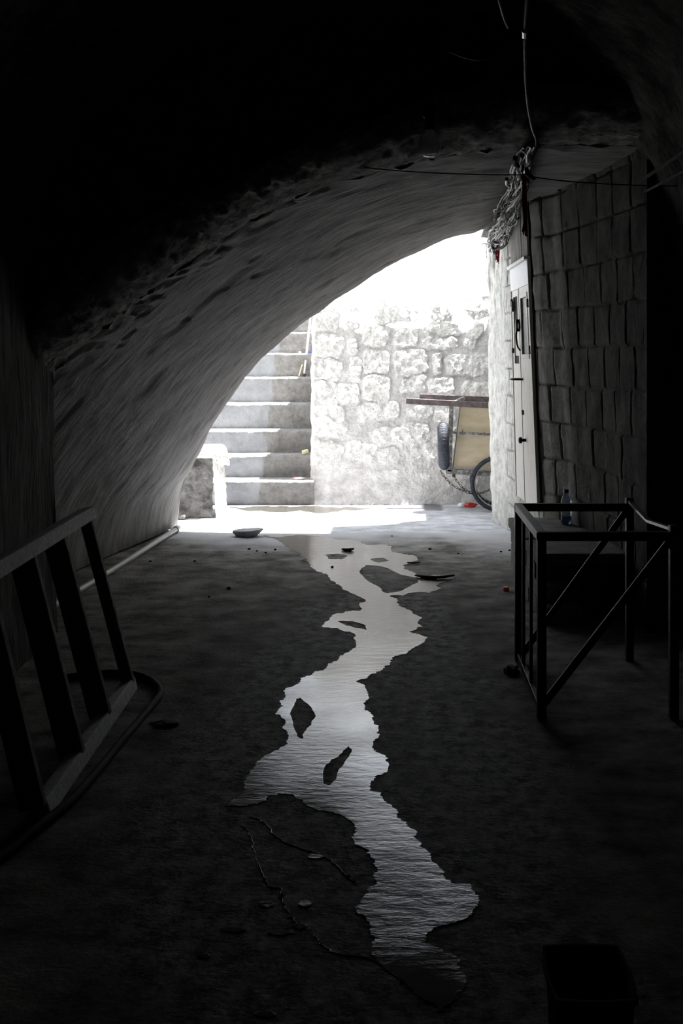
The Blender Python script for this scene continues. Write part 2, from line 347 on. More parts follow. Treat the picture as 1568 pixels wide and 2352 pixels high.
for i in range(nsu+1):
    s = smax*i/nsu; x, y, dx, dy = planpt(s); l = math.hypot(dx, dy); nx, ny = dy/l, -dx/l   # towards passage
    for j in range(nzv+1):
        z = 2.66*j/nzv
        isw = y > 7.89
        # block joints
        ch = .226 if isw else .252
        zz = z+.01*fn(s, z, 0, 3, 2); row = math.floor(zz/ch); fz = zz/ch-row
        bl = .42 if isw else .29; ss = s+(.21 if row % 2 else 0)+rnd[(row*7) % 400]*.12+.008*fn(s, z, 4, 6, 2); colm = math.floor(ss/bl); fs = ss/bl-colm
        dz = min(fz, 1-fz)*ch; ds = min(fs, 1-fs)*bl
        jw = .011*(1+.9*noise.noise(Vector((s*3, z*3, 1))))
        jd = max(1-sst(0, jw, dz), 1-sst(0, jw, ds))
        rr = rnd[(row*31+colm*17) % 400]
        d = (-.016*jd+.008*(rr-.5))*(1-sst(9.42, 9.55, y))+.007*fn(s, z, 2, 7, 4)
        if y > 9.6: d += .028*fn(x*1.5, y*1.5, z*.8, 2.4, 3)*sst(9.6, 9.9, y)
        if 7.84 < y < 7.92: d += .012*fn(s, z*.25, 8, 20, 3)
        if 8.9 < y < 9.5: d += -.006*max(0, fn(s*3, z*.35, 8, 6, 4))
        lx = interp(y, lean)*(z-.35)/2.2
        px_ = x-lx+(-nx)*0; 
        # passage side normal: path runs from outside to inside, passage lies to -X
        NX, NY = (-dy/l*-1, dx/l*-1) if False else (dy/l, -dx/l)
        if dy < 0 or True:
            # rotate tangent so the normal looks to -X / +Y
            NX, NY = (dy/l, -dx/l)
        mb.v.append((px_+NX*d, y+NY*d, z))
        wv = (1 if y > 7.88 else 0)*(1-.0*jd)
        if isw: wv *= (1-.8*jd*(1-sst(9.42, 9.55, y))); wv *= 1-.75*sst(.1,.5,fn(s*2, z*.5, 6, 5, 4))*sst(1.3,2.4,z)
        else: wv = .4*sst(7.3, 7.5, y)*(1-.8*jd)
        white.append(wv)
mb.f = [(i*(nzv+1)+j, (i+1)*(nzv+1)+j, (i+1)*(nzv+1)+j+1, i*(nzv+1)+j+1) for i in range(nsu) for j in range(nzv)]
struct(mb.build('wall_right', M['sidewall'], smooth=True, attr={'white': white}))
# --- stone wall outside
stones_px = [(748,722,68,72),(812,697,34,58),(852,690,38,28),(908,708,104,66),(1018,700,58,50),(1013,731,56,16),(1085,717,46,20),(1120,718,34,20),(1108,688,48,30),
 (863,771,58,50),(932,775,58,44),(1018,755,76,26),(1012,788,82,30),(810,745,34,16),(752,794,74,54),(807,797,28,40),(749,849,72,52),(815,850,30,62),(863,832,62,54),
 (943,832,80,56),(1005,835,20,52),(1075,838,106,52),(745,907,66,58),(800,905,50,50),(865,893,68,60),(950,882,62,38),(1012,887,60,38),(1098,897,66,40),(755,968,84,76),
 (870,945,94,46),(962,946,66,26),(1022,952,50,36),(1085,945,60,40),(750,1042,72,54),(830,1036,72,42),(895,1003,70,44),(955,996,66,48),(968,1045,74,52),(894,1047,46,36),
 (1040,1005,60,52),(1100,1000,56,46),(1050,1060,60,44),(1110,1055,50,44),(820,1085,70,26),(900,1092,70,30),(760,1095,60,30),(980,1100,80,30),(1060,1110,70,30),(1140,840,40,50),(1145,760,40,50),(1150,700,40,40)]
YW = 11.2
st = []
for (x, y, w_, h_) in stones_px:
    k = YW/F; st.append([(x-VX)*k, EYE-(y-HY)*k, w_*k/2, h_*k/2, random.uniform(-.12,.12), random.uniform(.7,1.1)])
st.append([(1090-VX)*YW/F, EYE-(768-HY)*YW/F, .062, .15, -.5, 1])
for xx in range(6):
    for zz in range(8): st.append([1.12+xx*.3+(zz%2)*.13, .2+zz*.24, .13, .1, random.uniform(-.1,.1), random.uniform(.6,1)])
XW0 = -.872; XW1 = 2.5; ZW = 2.06
def swh(x, z):
    wx = x+.03*fn(x, z, 0, 7, 5); wz = z+.03*fn(x, z, 9, 7, 5)
    h = 0; m = 0
    for (a, b, w_, h_, r, k) in st:
        dx = wx-a; dz = wz-b
        if abs(dx) > w_+h_+.02 or abs(dz) > w_+h_+.02: continue
        u = dx*math.cos(r)+dz*math.sin(r); v = -dx*math.sin(r)+dz*math.cos(r)
        d = ((abs(u)/w_)**4.5+(abs(v)/h_)**4.5)**(1/4.5)
        q = 1-sst(.93, 1.06, d)
        if q > m: m = q; h = q*.026*k*(1-.15*min(1, d)**2)
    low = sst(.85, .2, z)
    sm = m*(1-.75*low) if z < .85 else m  # plastered base, also greyed in place of shade
    h = h*(1-.6*low)
    h += .010*fn(x, z, 3, 12, 5)+.016*m*fn(x, z, 5, 17, 5)+.012*fn(x, z, 8, 2.2, 2)
    h *= lerp(1, .45, sst(.5, .15, z))
    return h, sm
mb = MB(); sa = []; nx_, nz_ = 370, 230
for i in range(nx_+1):
    for j in range(nz_+1):
        x = lerp(XW0, XW1, i/nx_); z = ZW*j/nz_
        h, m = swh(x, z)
        zz = z + (.035*fn(x, 0, 3, 4, 3) if j > nz_*.96 else 0)
        xe = x + (.02*fn(0, z, 5, 5, 3) if i < 3 else 0)
        rnd_ = max(0, (.03-(x-XW0)))*1.2 + max(0, z-ZW+.05)*.8
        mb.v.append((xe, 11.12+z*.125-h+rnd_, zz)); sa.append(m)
mb.f = [(i*(nz_+1)+j, (i+1)*(nz_+1)+j, (i+1)*(nz_+1)+j+1, i*(nz_+1)+j+1) for i in range(nx_) for j in range(nz_)]
b = len(mb.v); mb.box(XW0+.02, XW1, 11.34, 14.2, 0, ZW-.05); sa += [.4]*8
mb.hexa([Vector(p) for p in [(XW0+.01,11.12,0),(XW0+.3,11.17,0),(XW0+.3,11.6,0),(XW0+.01,11.6,0),(XW0+.01,11.41,ZW-.04),(XW0+.3,11.42,ZW-.04),(XW0+.3,11.6,ZW-.04),(XW0+.01,11.6,ZW-.04)]]); sa += [.4]*8
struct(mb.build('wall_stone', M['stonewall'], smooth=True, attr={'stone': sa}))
# --- stairs
edges = [(1103,0),(1045,1),(988,2),(926,3),(866,4),(811,5),(762,6),(716,7),(672,8)]
mb = MB(); da = []
YS = 11.12; TR = .28; zprev = 0
for e, k in edges:
    Y0 = YS+TR*k; z1 = EYE-(e-HY)*Y0/F
    nxs = 420; XL = -3.4; XRt = -.865 if k else -.83
    prof_ = [(Y0+.0, zprev-.01), (Y0-.004, lerp(zprev, z1, .3)), (Y0-.006, lerp(zprev, z1, .6)), (Y0-.016, z1-.045), (Y0-.02, z1-.02), (Y0-.008, z1-.004), (Y0+.02, z1), (Y0+.10, z1), (Y0+.2, z1), (Y0+TR+.03, z1)]
    b0 = len(mb.v)
    for i in range(nxs+1):
        x = lerp(XL, XRt, i/nxs)
        for q, (y, z) in enumerate(prof_):
            n1 = fn(x, z, k, 5, 4)
            mb.v.append((x, y+n1*.012*(1 if q < 7 else 0), z+(.007*fn(x, k*3, 0, 4, 4) if q in (3,4,5,6,7,8) else 0)))
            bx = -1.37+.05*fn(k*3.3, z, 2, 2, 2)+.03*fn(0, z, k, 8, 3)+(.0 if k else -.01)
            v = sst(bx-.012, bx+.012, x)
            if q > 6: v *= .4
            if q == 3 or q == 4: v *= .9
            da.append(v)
    np_ = len(prof_)
    mb.f += [(b0+i*np_+q, b0+(i+1)*np_+q, b0+(i+1)*np_+q+1, b0+i*np_+q+1) for i in range(nxs) for q in range(np_-1)]
    zprev = z1
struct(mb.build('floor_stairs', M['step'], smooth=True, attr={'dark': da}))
# sharpened stair colour boundary comes from the vertex attribute; low broken wall left of the stairs
mb = MB()
PXR = -1.675
def pw(u, v):   # front face
    x = lerp(-3.2, PXR, u); z = v*.56
    return (x+.012*fn(x, z, 1, 9, 3), 10.22-.10*sst(.2, 0, z)*(1+.8*fn(x, z, 0, 6, 3))*(.35 if u > .85 else 1)+.03*fn(x, z, 0, 5, 4), z+.01*fn(x, 0, 0, 6, 3))
mb.grid(80, 40, pw)
mb.grid(30, 40, lambda u, v: (PXR+.022*fn(u*3, v*2, 4, 6, 4), 10.22+u*.66, v*.56+.01*fn(u, 0, 1, 6, 2))) if 0 else None
struct(mb.build('wall_parapet', M['rubble'], smooth=True))
mb = MB().grid(30, 40, lambda u, v: (PXR+.03-.03*v+.010*fn(u*3, v*2, 4, 6, 4), 10.20+u*.66, v*.56+.01*fn(u, 0, 1, 6, 2)))
struct(mb.build('wall_parapet_end', M['plaster_out'], smooth=True))  # pale plaster tone stands for sunlight on the end face
mb = MB()
def cap(u, v):
    x = lerp(-3.2, PXR+.05, u); a = v*2*math.pi
    yy = 10.52+.38*math.copysign(abs(math.cos(a))**.5, math.cos(a)); zz = .575+.045*math.copysign(abs(math.sin(a))**.6, math.sin(a))
    return (x+.02*fn(x, a, 0, 3, 2), yy+.02*fn(x, a, 1, 5, 3), zz-(.09*sst(.965, 1, u))*(1+.6*math.cos(a*1))+.014*fn(x, a, 3, 7, 3))
mb.grid(80, 32, cap)
mb.grid(6, 32, lambda u, v: (PXR+.05+.0*u, lerp(cap(1, v)[1], 10.52, u), lerp(cap(1, v)[2], .5, u)))
struct(mb.build('trim_parapet', M['plaster_out'], smooth=True))
# unseen right-hand block added to shade the cart corner, plus a building at left
mb = MB(); mb.box(2.2, 5, 10.3, 16, 0, 6.6); mb.box(-5.5, -3.4, 10.0, 16, 0, 3.2)
struct(mb.build('wall_lane', M['plaster_out']))
# ================================================================ WATER OUTLINE
outline = [(600,1229),(640,1240),(665,1256),(690,1272),(712,1300),(725,1312),(752,1320),(765,1335),(800,1358),(820,1368),(840,1378),(825,1388),(830,1398),(828,1403),(790,1408),(765,1412),(757,1420),(745,1432),(740,1440),(760,1443),(790,1450),(815,1460),(818,1475),(815,1488),(800,1498),(780,1508),(752,1525),(745,1538),(715,1550),(690,1558),(680,1572),(655,1582),(655,1600),(645,1625),(633,1640),(655,1655),(658,1680),(662,1695),(660,1708),(625,1728),(590,1750),(575,1775),(560,1800),(528,1842),(515,1852),(560,1850),(600,1842),(640,1822),(662,1824),(700,1845),(730,1862),(780,1870),(805,1885),(818,1905),(810,1920),(815,1940),(850,1965),(862,1990),(866,2030),(835,2060),(815,2085),(832,2100),(855,2130),(862,2160),(850,2190),(880,2215),(910,2240),(930,2262),(960,2290),(1010,2325),(1050,2290),(1066,2240),(1024,2190),(975,2160),(1000,2130),(1040,2120),(1085,2095),(1097,2060),(1080,2030),(1035,2028),(1020,2000),(990,1965),(960,1930),(935,1895),(910,1870),(900,1850),(880,1838),(850,1815),(848,1805),(875,1780),(892,1760),(885,1735),(865,1728),(860,1700),(858,1660),(845,1635),(835,1615),(845,1590),(838,1575),(820,1565),(850,1550),(885,1530),(900,1510),(935,1500),(950,1488),(975,1472),(982,1465),(965,1458),(940,1450),(970,1440),(960,1432),(970,1418),(940,1402),(915,1390),(912,1375),(895,1370),(940,1362),(985,1362),(1012,1352),(1000,1345),(1040,1330),(1040,1322),(1010,1320),(965,1325),(955,1318),(930,1308),(925,1298),(940,1292),(960,1285),(950,1275),(900,1268),(900,1255),(830,1245),(780,1240),(720,1230)]
holes = [[(825,1312),(840,1298),(880,1302),(910,1315),(930,1322),(960,1330),(960,1338),(935,1350),(920,1358),(890,1363),(880,1360),(865,1345),(845,1335),(835,1325)],
 [(680,1605),(690,1603),(710,1620),(725,1645),(715,1665),(700,1680),(695,1698),(682,1692),(672,1665),(668,1645),(672,1625)],
 [(800,1712),(808,1722),(795,1745),(775,1775),(757,1805),(742,1800),(742,1770),(760,1745),(785,1730)],
 [(775,1427),(810,1427),(840,1437),(842,1447),(815,1442),(795,1437)],
 [(745,1275),(775,1272),(800,1277),(785,1285),(755,1284)],[(850,1284),(880,1281),(893,1288),(870,1293)]]
def frac(poly, it=4, amp=.24):
    for k in range(it):
        out = []
        for a, b in zip(poly, poly[1:]+poly[:1]):
            l = math.hypot(b[0]-a[0], b[1]-a[1]); out.append(a)
            if l > 3.5:
                out.append(((a[0]+b[0])/2+random.uniform(-1,1)*l*amp*(1.15+.3*k), (a[1]+b[1])/2+random.uniform(-1,1)*l*amp*.3))
        poly = out
    return poly
ol = [(x+random.gauss(0, 1.6)*(1 if random.random() < .5 else 0), y+random.gauss(0,.3)) for x, y in frac(outline)]; hl = [frac(h, 2, .15) for h in holes]
def water_curve(name, polys, z, thick=.0002, rim=.0008):
    cu = bpy.data.curves.new(name+'_tmp', 'CURVE'); cu.dimensions = '2D'; cu.fill_mode = 'BOTH'; cu.extrude = thick; cu.bevel_depth = rim; cu.bevel_resolution = 2
    for p in polys:
        sp = cu.splines.new('POLY'); sp.points.add(len(p)-1); sp.use_cyclic_u = True
        for i, (x, y) in enumerate(p):
            g = G(x, y); sp.points[i].co = (g.x, g.y, 0, 1)
    o = bpy.data.objects.new(name+'_tmp', cu); C.objects.link(o)
    bpy.context.view_layer.update()
    me = bpy.data.meshes.new_from_object(o.evaluated_get(bpy.context.evaluated_depsgraph_get())); me.name = name
    bpy.data.objects.remove(o); bpy.data.curves.remove(cu)
    me.materials.clear(); me.materials.append(M['water'])
    for p in me.polygons: p.use_smooth = False
    ob = bpy.data.objects.new(name, me); C.objects.link(ob); ob.location = (0, 0, z); return ob
# --- floor with the wet band along the stream
def segd(x, y, pts):
    best = 9
    for (ax, ay), (bx, by) in zip(pts, pts[1:]):
        dx, dy = bx-ax, by-ay; t = max(0, min(1, ((x-ax)*dx+(y-ay)*dy)/(dx*dx+dy*dy+1e-9)))
        d = math.hypot(x-ax-dx*t, y-ay-dy*t); best = min(best, d)
    return best
cl = [(690,1232),(770,1300),(860,1380),(880,1440),(820,1530),(750,1600),(760,1700),(740,1790),(800,1900),(900,2000),(960,2080),(930,2200),(960,2300),(960,2700)]
clw = [(G(a, b).x, G(a, b).y) for a, b in cl]
cl2 = [(G(a, b).x, G(a, b).y) for a, b in [(930,1370),(985,1400),(1000,1560),(1050,1700),(1100,1850)]]
cl3 = [(G(a, b).x, G(a, b).y) for a, b in [(760,1400),(720,1480),(640,1600),(560,1750),(540,1900),(640,2100),(700,2350)]]
def floor_piece(name, ya, yb, nfx, nfy, m_, slabbox):
    mb = MB(); wet = []; exit_light = []
    for i in range(nfx+1):
        for j in range(nfy+1):
            x = lerp(-3.4, 2.6, i/nfx); y = lerp(ya, yb, j/nfy)
            d = min(segd(x, y, clw)-.02, segd(x, y, cl2)+.05, segd(x, y, cl3)+.03)
            d += .16*fn(x, y, 0, 2.5, 4)
            wide = interp(y, [(2,.75),(4,.5),(6.5,.28),(8.6,.10),(9.2,.03)])
            v = 1-sst(wide*.45, wide, d)
            v = max(v, (1-sst(.0, .25, abs(y-10.98)+.1*fn(x, y, 0, 3, 3)-.12))*(1 if -1.7 < x < .4 else 0)*sst(10.4,10.6,y))  # strip at the step foot: wet, and darkened in place of shade
            mb.v.append((x, y, -.0015+.001*fn(x, y, 0, 1.5, 3))); wet.append(max(0, min(1, v))); exit_light.append(sst(8.3, 9.35, y+.5*fn(x, y, 4, 1.6, 5)+.12*x)*(1-.6*v))  # floor paled towards the exit as painted light
    mb.f = [(i*(nfy+1)+j, (i+1)*(nfy+1)+j, (i+1)*(nfy+1)+j+1, i*(nfy+1)+j+1) for i in range(nfx) for j in range(nfy)]
    mb.box(*slabbox); wet += [0]*8; exit_light += [0]*8
    return struct(mb.build(name, m_, smooth=True, attr={'wet': wet, 'dust': exit_light}))
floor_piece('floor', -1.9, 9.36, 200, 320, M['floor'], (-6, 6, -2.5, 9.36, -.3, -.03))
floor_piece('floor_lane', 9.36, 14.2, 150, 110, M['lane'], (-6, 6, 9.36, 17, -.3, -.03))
wt = water_curve('water_stream', [ol]+hl, -.0003)
tag(wt, 'winding stream of shallow water running down the passage floor', 'water')
pd = water_curve('puddle', [frac([(520,1166),(600,1163),(700,1162),(800,1164),(850,1167),(820,1172),(760,1176),(690,1172),(620,1176),(560,1172)], 3, .18)], -.0003)
tag(pd, 'thin puddle lying at the foot of the outdoor steps', 'water')
def ribbon(name, pts, wpx, label):
    m = MB(); pts = smoothp([G(*p) for p in pts], 8); vs = []
    for i, p in enumerate(pts):
        d = (pts[min(i+1, len(pts)-1)]-pts[max(i-1, 0)]).normalized(); n_ = Vector((-d.y, d.x, 0))
        w_ = wpx*(.5+.9*abs(noise.noise(Vector((i*.35, len(pts), 0)))))*(.15 if i in (0, len(pts)-1) else 1)
        j_ = .012*noise.noise(Vector((i*.8, 3, 0)))
        for k in range(7):
            a = k/6*2-1; vs.append(p+n_*(a*w_+j_)+Vector((0, 0, -.002+.0028*(1-a*a))))
    m.v = [tuple(v) for v in vs]; m.f = [(i*7+k, (i+1)*7+k, (i+1)*7+k+1, i*7+k+1) for i in range(len(pts)-1) for k in range(6)]
    o = m.build(name, M['water'], smooth=True); return tag(o, label, 'water')
ribbon('rivulet', [(575,1876),(605,1888),(640,1925),(690,1948),(735,1962),(770,1985),(800,2015),(815,2025)], .004, 'long thin trickle crossing wet floor into the black hollow of the stream')
ribbon('rivulet', [(552,1890),(575,1920),(585,1960),(600,2000),(620,2035),(645,2040),(645,2060),(665,2100),(690,2130)], .0035, 'crooked faint trickle left of the lower stream')
ribbon('rivulet', [(720,2145),(740,2170),(775,2190),(820,2195),(860,2205),(900,2235),(925,2258)], .004, 'lowest thin trickle joining the stream near the photo bottom')
for k, (x, y, w_, h_) in enumerate([(612,2076,18,8),(645,2142,30,7),(535,2135,30,6),(688,2126,16,7),(470,2195,14,6),(610,2330,26,8),(724,1967,18,5),(700,2075,14,8)]):
    o = water_curve('small_puddle', [frac([(x-w_, y), (x-w_*.3, y-h_), (x+w_*.6, y-h_*.6), (x+w_, y+h_*.2), (x+w_*.2, y+h_), (x-w_*.6, y+h_*.7)], 2, .2)], -.0003)
    tag(o, ['small splash of water at the lower end of the crooked trickle', 'wide splash of water just left of the lower stream bend', 'flat splash of water furthest left beside the crooked trickle', 'narrow splash of water right of the wide splash', 'tiny lone splash of water on the far lower left floor', 'splash of water at the bottom edge of the photo', 'bright splash of water lying on the long trickle', 'small splash of water between the two upper trickles'][k], 'water', 'splashes left of the lower stream')
# ================================================================ DOOR
dbx = [(7.9, 1.01), (8.86, .955)]
def DP(Y, z, n=0):
    n = n*.5-.002   # n = how far out of the wall
    x = interp(Y, dbx)-interp(Y, [(7.9,.09),(8.86,.055)])*(z-.35)/2.2
    return Vector((x-.02-n, Y, z))
def slab(m, y0, y1, z0, z1, n0, n1):
    m.hexa([DP(y0,z0,n0),DP(y1,z0,n0),DP(y1,z0,n1),DP(y0,z0,n1),DP(y0,z1,n0),DP(y1,z1,n0),DP(y1,z1,n1),DP(y0,z1,n1)]); return m
ZB = .37
dr = empty('door_1', (1, 8.4, ZB), 'cream painted double door set in the right wall above the concrete plinth', 'door'); del dr['category']; dr['kind'] = 'structure'
YM = 8.44; wz0, wz1 = 1.44, 1.91
near = MB()
slab(near, 7.92, YM-.004, ZB, wz0, 0, .035); slab(near, 7.92, 8.0, wz0, 1.96, 0, .035); slab(near, 8.36, YM-.004, wz0, 1.96, 0, .035); slab(near, 7.92, YM-.004, wz1, 1.96, 0, .035)
slab(MB(), YM-.014, YM+.014, ZB, 1.96, .0, .036).build('door_gap', M['dark'], dr)  # raised dark strip drawn over the seam as its shade
nl = near.build('door_leaf', M['door'], dr, bevel=.003)
farl = MB()
slab(farl, YM+.004, 8.84, ZB, 1.40, 0, .03); slab(farl, YM+.004, 8.53, 1.40, 1.96, 0, .03); slab(farl, 8.76, 8.84, 1.40, 1.96, 0, .03); slab(farl, YM, 8.84, 1.91, 1.96, 0, .03)
fl = farl.build('door_leaf', M['door'], dr, bevel=.003)
slab(MB(), 7.995, 8.365, wz0, wz1, .006, .012).build('window_pane', M['frost'], nl)
m = MB(); slab(m, 8.0, 8.03, wz0, wz1, .03, .045); slab(m, 8.33, 8.36, wz0, wz1, .03, .045); slab(m, 8.0, 8.36, wz0, wz0+.03, .03, .045); slab(m, 8.0, 8.36, wz1-.03, wz1, .03, .045)
m.build('window_frame', M['door'], nl, bevel=.002)
slab(MB(), 8.52, 8.77, 1.40, 1.92, .004, .008).build('window_opening', M['dark'], fl)  # dark sheet standing for the shade inside the opening
slab(MB(), 8.56, 8.76, 1.46, 1.66, .01, .014).build('window_shutter', M['door'], fl)
m = MB(); m.hexa([DP(7.91,1.96,.0),DP(8.86,1.96,.0),DP(8.86,1.96,.04),DP(7.91,1.96,.04),DP(7.91,2.125,.0),DP(8.86,2.17,.0),DP(8.86,2.17,.05),DP(7.91,2.125,.05)])
m.build('transom_sheet', M['whitesheet'], dr, bevel=.002)['label'] = 'bright pale metal sheet closing the top of the door'
m = MB(); slab(m, 7.90, 8.87, 2.13, 2.155, 0, .09); slab(m, 7.895, 7.92, ZB, 2.14, 0, .045); slab(m, 8.84, 8.865, ZB, 2.14, 0, .045)
m.build('door_frame', M['door'], dr, bevel=.003)
for (Y, z, hh, lf) in [(7.965,1.83,.06,nl),(7.95,1.50,.06,nl),(8.80,1.87,.06,fl),(8.80,1.50,.04,fl),(8.75,1.84,.08,fl),(8.38,1.04,.035,nl)]:
    slab(MB(), Y-.02, Y+.02, z-hh/2, z+hh/2, .034, .06).build('hinge', M['rust'], lf, bevel=.003)
m = MB(); slab(m, 8.36, 8.56, 1.66, 1.70, .035, .07); slab(m, 8.42, 8.46, 1.64, 1.73, .03, .09); m.tube(smoothp([DP(8.42,1.66,.08),DP(8.40,1.6,.10),DP(8.38,1.53,.09),DP(8.33,1.50,.07)]), .007)
m.build('latch', M['black'], nl)
cc = DP(8.40, 1.285, .085)
m = MB(); m.torus(cc, .058, .008, 'Z', 32, 8); m.tube([DP(8.4,1.285,.03), DP(8.4,1.285,.0)], .012)
m.build('ring_handle', M['black'], nl, smooth=True)
m = MB(); a = DP(8.30, .84, .03); m.lathe([(.012,0),(.012,.03),(.024,.036),(.024,.052),(.012,.058)], 16, Matrix.Translation(a)@Matrix.Rotation(-math.pi/2, 4, 'Y'))
m.build('door_knob', M['black'], nl, smooth=True)
# weathered boards and plaster above the door
m = MB()
for y0, y1, o_ in ((7.92, 8.2, .012), (8.21, 8.5, .02), (8.51, 8.84, .008)): slab(m, y0, y1, 2.16, 2.52+o_, 0, .02+o_)
struct(m.build('trim_2', M['boards'], bevel=.004))
# ================================================================ PLINTH at the door
def plx(Y): return interp(Y, [(6.2,.80),(6.4,.78),(7.7,.757)])
pl = empty('door_step', (.98, 7.0, 0), 'concrete step platform of stacked blocks below the cream double door', 'step')
m = MB()
zt = .356
def slabtop(y0, y1, z0, z1):
    mm = MB(); mm.hexa([Vector(p) for p in [(plx(y0)-.01,y0,z0),(XR(y0,.3)+.03,y0,z0),(XR(y1,.3)+.03,y1,z0),(plx(y1)-.01,y1,z0),(plx(y0)-.01,y0,z1),(XR(y0,.3)+.03,y0,z1),(XR(y1,.3)+.03,y1,z1),(plx(y1)-.01,y1,z1)]]); return mm
slabtop(6.84, 7.72, .29, zt).build('top_slab', M['plinth'], pl, bevel=.008)
slabtop(6.33, 6.825, .285, zt-.006).build('top_slab', M['plinth'], pl, bevel=.008)
for r_ in range(3):
    z0 = .0+r_*.096; y = 7.7; k = 0; lim = (6.12, 6.25, 6.42)[r_]
    while y > lim+.1:
        l = random.uniform(.22,.38); y0 = max(lim, y-l)
        if y0-lim < .12: y0 = lim
        mm = MB(); o_ = random.uniform(-.006,.006)
        mm.box(plx(y)+o_, 1.0, y0+.006, y-.004, z0, z0+.09); mm.build('block', M['brick'], pl, bevel=.006); y = y0
MB().box(1.0, 1.22, 6.6, 7.72, 0, .28).build('fill', M['brick'], pl)
# bottle
bt = empty('water_bottle', (1.095, 7.40, zt+.001), 'clear plastic water bottle with blue cap standing on the door step', 'bottle')
T = Matrix.Translation(bt.location)
MB().lathe([(.026,0),(.034,.006),(.034,.05),(.032,.056),(.034,.062),(.034,.12),(.032,.126),(.034,.132),(.033,.155),(.027,.18),(.014,.196),(.013,.21)], 28, T).build('bottle_body', M['bottle'], bt, smooth=True)
MB().lathe([(.024,.003),(.0315,.008),(.0315,.052)], 24, T).build('water', M['bottlelow'], bt, smooth=True)
MB().lathe([(.0165,.205),(.0165,.225),(.015,.228)], 20, T).build('cap', M['bluecap'], bt)
# ================================================================ METAL TABLE FRAME (right foreground)
tf = empty('table_frame', (.84, 4.98, 0), 'black welded metal table frame without a top in the right foreground', 'table frame')
xl, xr, yf, yb, zt2 = .573, 1.103, 4.54, 5.41, .75
k_ = .036
for (x, y, top) in ((xl,yf,zt2),(xr,yf,zt2+.028),(xl,yb,zt2),(xr,yb,zt2+.03)):
    MB().box(x-k_/2, x+k_/2, y-k_/2, y+k_/2, 0, top-.002).build('leg', M['black'], tf, bevel=.002)
zr = zt2-k_/2
MB().bar((xl-k_/2,yf,zr),(xr,yf,zr), k_, k_).build('rail', M['black'], tf, bevel=.002)
MB().bar((xl-k_/2,yb,zr),(xr,yb,zr), k_, k_).build('rail', M['black'], tf, bevel=.002)
MB().bar((xl,yf,zr),(xl,yb,zr), k_, k_).build('rail', M['black'], tf, bevel=.002)
rr = MB(); rr.bar((xr,yb,.762),(xr,5.0,.726), .022, .012); rr.bar((xr,5.0,.726),(xr,yf,.758), .022, .012)
rr.build('bent_rail', M['cable'], tf)['label'] = 'thin bent bare metal bar'
MB().bar((xl,yf,.03),(xl,yb,.03), .02, .03).build('lower_rail', M['black'], tf, bevel=.002)
MB().bar((xl,5.19,.03),(xl,5.19,zr), .014, .02).build('upright', M['black'], tf)
MB().bar((xl,4.9,.03),(xl,4.9,zr), .014, .02).build('upright', M['black'], tf)
MB().bar((xl+.01,yf,.06),(xr-.01,yf,zt2-.03), .012, .03).build('brace', M['black'], tf)
MB().bar((xl+.01,yb,.02),(xr-.01,yb,zt2-.03), .012, .03).build('brace', M['black'], tf)
# ================================================================ WOODEN FRAME leaning at left
wf = empty('wooden_frame', (-1.17, 4.3, 0), 'weathered slatted wooden frame leaning against the left wall', 'wooden frame')
def LB(Y, h):   # point on leaning plane; h = distance up the plane 0..1
    x0 = interp(Y, [(3.3,-1.125),(3.58,-1.12),(4.9,-1.165)]); x1 = interp(Y, [(3.4,-1.29),(4.9,-1.36)])
    return Vector((lerp(x0, x1, h), Y, lerp(.03, .795, h)))
up = (LB(4.9,1)-LB(4.9,0)).normalized()
nrm = up.cross(Vector((0,1,0))).normalized()
MB().bar(LB(4.93,.965), LB(3.35,.965), .075, .055, up=up).build('top_rail', M['wood'], wf, bevel=.008)
MB().bar(LB(4.92,.0), LB(3.54,.0), .055, .06, up=up).build('bottom_rail', M['wood'], wf, bevel=.006)
for (Yt, Yb, w1) in ((4.86,4.88,.05),(4.40,4.43,.085),(3.98,4.0,.09),(3.5,3.52,.08)):
    sh_ = Vector((.03-w1/2, 0, 0)); MB().bar(LB(Yb,.02)+sh_, LB(Yt,.93)+sh_, w1, .035, up=Vector((0,1,0))).build('slat', M['wooddark'], wf, bevel=.004)
# hose loop on the floor
hs = MB().tube(smoothp([G(150,1556,.012),G(220,1548,.012),G(270,1546,.012),G(310,1550,.012),G(345,1562,.012),G(364,1580,.012),G(366,1598,.012),G(345,1625,.012),G(290,1690,.012),G(220,1775,.012),G(150,1850,.015),(-1.13,3.3,.015),(-1.2,2.95,.015)], 8), .016, 10).build('hose', M['hose'], smooth=True)
tag(hs, 'dark hose lying in a bend on the floor around the wooden frame', 'hose')
pp = empty('floor_pipe', (-1.9, 8.2, .022), 'grey plastic pipe lying along the foot of the left vault', 'pipe')
MB().tube(smoothp([(-1.83,9.34,.03),(-1.86,8.9,.024),(-1.90,8.0,.022),(-1.94,7.2,.022),(-1.99,6.4,.022),(-2.02,6.1,.022)], 5), .022, 12).build('pipe_length', M['pvc'], pp, smooth=True)
MB().tube([(-1.829,9.37,.031),(-1.832,9.30,.03)], .028, 12).build('pipe_socket', M['pvc'], pp)
